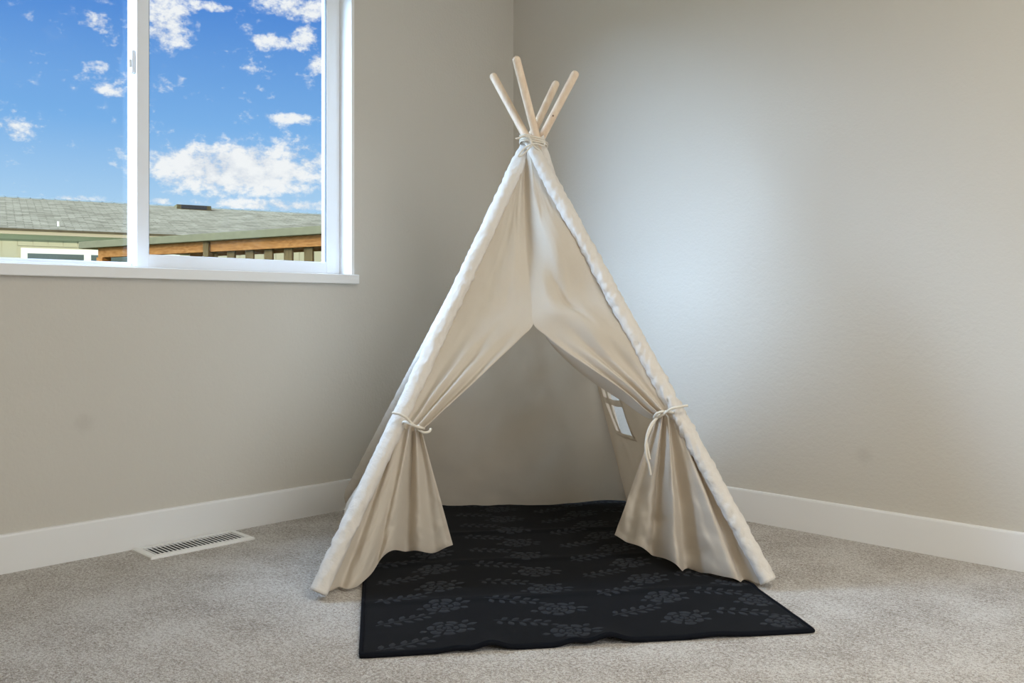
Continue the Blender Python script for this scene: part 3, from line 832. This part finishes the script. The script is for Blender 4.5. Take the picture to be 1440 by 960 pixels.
# ------------------------------------------------------------------ outside: neighbouring house
def flat(X, Y): return room(X, Y, 0)
er = (flat(.866, .5)-flat(0, 0)); nf = (flat(.5, -.866)-flat(0, 0)); HB = flat(-11.06, 20)
GZ = -.35
house = empty('neighbour_house', HB+Vector((0, 0, GZ))); tag(house, 'khaki single-storey house with grey-green shingle roof seen through the window', 'house')
K0, K1 = -6.0, 14.0; EZ, RZ, OV, BD = 2.585, 3.85, .40, 5.0
def hb(name, a, b, m, parent=house, bevel=0, label=None): return obox(name, HB, er, -nf, a, b, m, parent, bevel, label)
hb('wall', (K0, .03, GZ), (K1, BD*2, EZ-.02), m_siding, label='khaki outer walls')
src = None
for i in range(66):                                            # vertical siding boards
    kx = K0+i*.3035
    if 0.10 < kx+.15 < 3.55: z1s = [(2.24, EZ-.10), (GZ, .98)]
    else: z1s = [(GZ, EZ-.10)]
    for (za, zb) in z1s: hb('siding_board', (kx, 0, za), (kx+.291, .028, zb), m_siding)
hb('frieze_board', (K0, -.022, EZ-.20), (K1, .0, EZ-.08), m_htrim)
hb('soffit', (K0-.3, -OV+.02, EZ-.10), (K1+.3, .05, EZ-.07), m_htrim)
hb('fascia_board', (K0-.3, -OV-.02, EZ-.125), (K1+.3, -OV+.02, EZ-.005), m_fascia)
def hp(kx, d, z): return HB + er*kx - nf*d + Vector((0, 0, z))
def roof():
    # built in its own frame (x along the eave, y up the slope) so that the shingle courses follow the slope
    dy = BD+OV; sl = math.hypot(dy, RZ-EZ); L = K1-K0+.8
    V = [(0, 0, 0), (L, 0, 0), (L, sl, 0), (0, sl, 0), (0, 0, -.05), (L, 0, -.05), (L, sl, -.05), (0, sl, -.05)]
    Fc = [(0, 1, 2, 3), (7, 6, 5, 4), (0, 4, 5, 1), (1, 5, 6, 2), (2, 6, 7, 3), (3, 7, 4, 0)]
    o = mesh_obj('roof', V, Fc, m_roof)
    o.parent = house
    ysl = (-nf*dy + Vector((0, 0, RZ-EZ))).normalized(); zz = er.cross(ysl)
    M = Matrix((( er.x, ysl.x, zz.x), (er.y, ysl.y, zz.y), (er.z, ysl.z, zz.z))).to_4x4(); M.translation = hp(K0-.4, -OV-.05, EZ)
    house_m = Matrix.Translation(house.location)
    o.matrix_parent_inverse = house_m.inverted(); o.matrix_basis = M
    V2 = [hp(K0-.4, BD, RZ-.02), hp(K1+.4, BD, RZ-.02), hp(K1+.4, 2*BD+OV, EZ), hp(K0-.4, 2*BD+OV, EZ)]
    mesh_obj('roof', V2+[v-Vector((0, 0, .05)) for v in V2], Fc, m_roof, house)
roof()
m_cap = mat('ridge_cap_shingle', (.13, .15, .13), .9)
src = None
for i in range(70):
    kx = K0-.4+i*.298
    z = RZ
    V = [hp(kx, BD-.16, z-.035), hp(kx, BD, z+.018), hp(kx, BD+.16, z-.035), hp(kx+.31, BD-.16, z-.02), hp(kx+.31, BD, z+.045), hp(kx+.31, BD+.16, z-.02)]
    V += [v-Vector((0, 0, .02)) for v in V]
    mesh_obj('ridge_cap', V, [(0, 1, 4, 3), (1, 2, 5, 4), (6, 9, 10, 7), (7, 10, 11, 8), (0, 3, 9, 6), (2, 8, 11, 5), (0, 6, 7, 1), (1, 7, 8, 2), (3, 4, 10, 9), (4, 5, 11, 10)], m_cap, house)
# low slotted roof vent near the ridge and a short vent pipe near the eave
def k_at(px, d):
    t = (px-720)/F; bx, by = -11.06-.5*d, 20+.866*d
    return (by*t-bx)/(.866-.5*t)
def rz(d): return EZ+(RZ-EZ)*(d+OV)/(BD+OV)
ka, kb = k_at(253, 4.55), k_at(289, 4.55)
vt = hb('roof_vent', (ka-.12, 4.35, rz(4.35)-.02), (kb+.12, 4.75, rz(4.75)+.05), m_slab)
hb('vent_slot', (ka, 4.33, rz(4.35)+.03), (kb, 4.352, rz(4.75)+.04), m_duct, vt, label='dark slot of the roof vent')
kc = k_at(83, .0)
V, Fc = tube_geo([hp(kc, .1, rz(.1)-.05), hp(kc, .1, rz(.1)+.12)], .030, 10); mesh_obj('vent_pipe', V, Fc, m_htrim, house)
# long white-framed window
wk0, wk1 = .13, 3.5
fr = hb('window', (wk0, -.045, 1.0), (wk1, .025, 2.19), m_hwin, label='white framed window')
for a, b in ((wk0+.13, 1.40), (1.55, 2.55), (2.68, wk1-.13)):
    hb('pane', (a, -.052, 1.1), (b, -.046, 2.07), m_hglass, fr, label='dark glass')

# ------------------------------------------------------------------ outside: covered pergola
PX = flat(-8.67, 18.0); pe = flat(.848, -.53)-flat(0, 0); pn = flat(.53, .848)-flat(0, 0)
perg = empty('patio_cover', PX+Vector((0, 0, GZ))); tag(perg, 'brown timber patio cover with flat grey roof edge in front of the house', 'pergola')
def pb(name, a, b, m, parent=perg, bevel=0, label=None): return obox(name, PX, pe, pn, a, b, m, parent, bevel, label)
def kp(px, off=0.0):
    t = (px-720)/F; bx, by = -8.67+.53*off, 18+.848*off
    return (by*t-bx)/(.848+.53*t)
pb('roof_slab', (0, 0, 2.03), (13.0, 2.6, 2.165), m_slab, bevel=.01, label='grey roof slab')
pb('beam', (kp(138, .12), .12, 1.845), (12.8, .27, 2.03), m_cedar)
pb('beam', (kp(138, .12), 2.3, 1.965), (12.8, 2.42, 2.03), m_cedar)
kk = kp(137, .12)
pb('post', (kk, .10, GZ), (kk+.19, .29, 1.845), m_cedar); pb('post', (kk, 2.28, GZ), (kk+.16, 2.44, 1.845), m_cedar)
kq = kp(288, .12); pb('post', (kq, .08, GZ), (kq+.14, .30, 2.03), m_slatw, label='dark weathered post')
pb('rail', (kk, .14, 1.30), (12.8, .22, 1.40), m_cedar)
k_first, k_step = kp(325, .2), (kp(434, .2)-kp(325, .2))/4
for i in range(-1, 26):                                        # upright privacy slats below the beam
    c = k_first+i*k_step; w = .095
    if c > 12.6: break
    pb('slat', (c-w, .19, GZ), (c+w, .23, 1.85), m_slatw)
for px in (206, 222, 238, 254, 270):                            # cross joists under the slab
    c = kp(px, .3); pb('joist', (c-.03, .27, 1.95), (c+.03, 2.3, 2.03), m_cedar)
o = st(mesh_obj('ground', [(-60, -60, GZ), (-WT-.02, -60, GZ), (-WT-.02, 60, GZ), (-60, 60, GZ)], [(0, 1, 2, 3)], m_lawn))
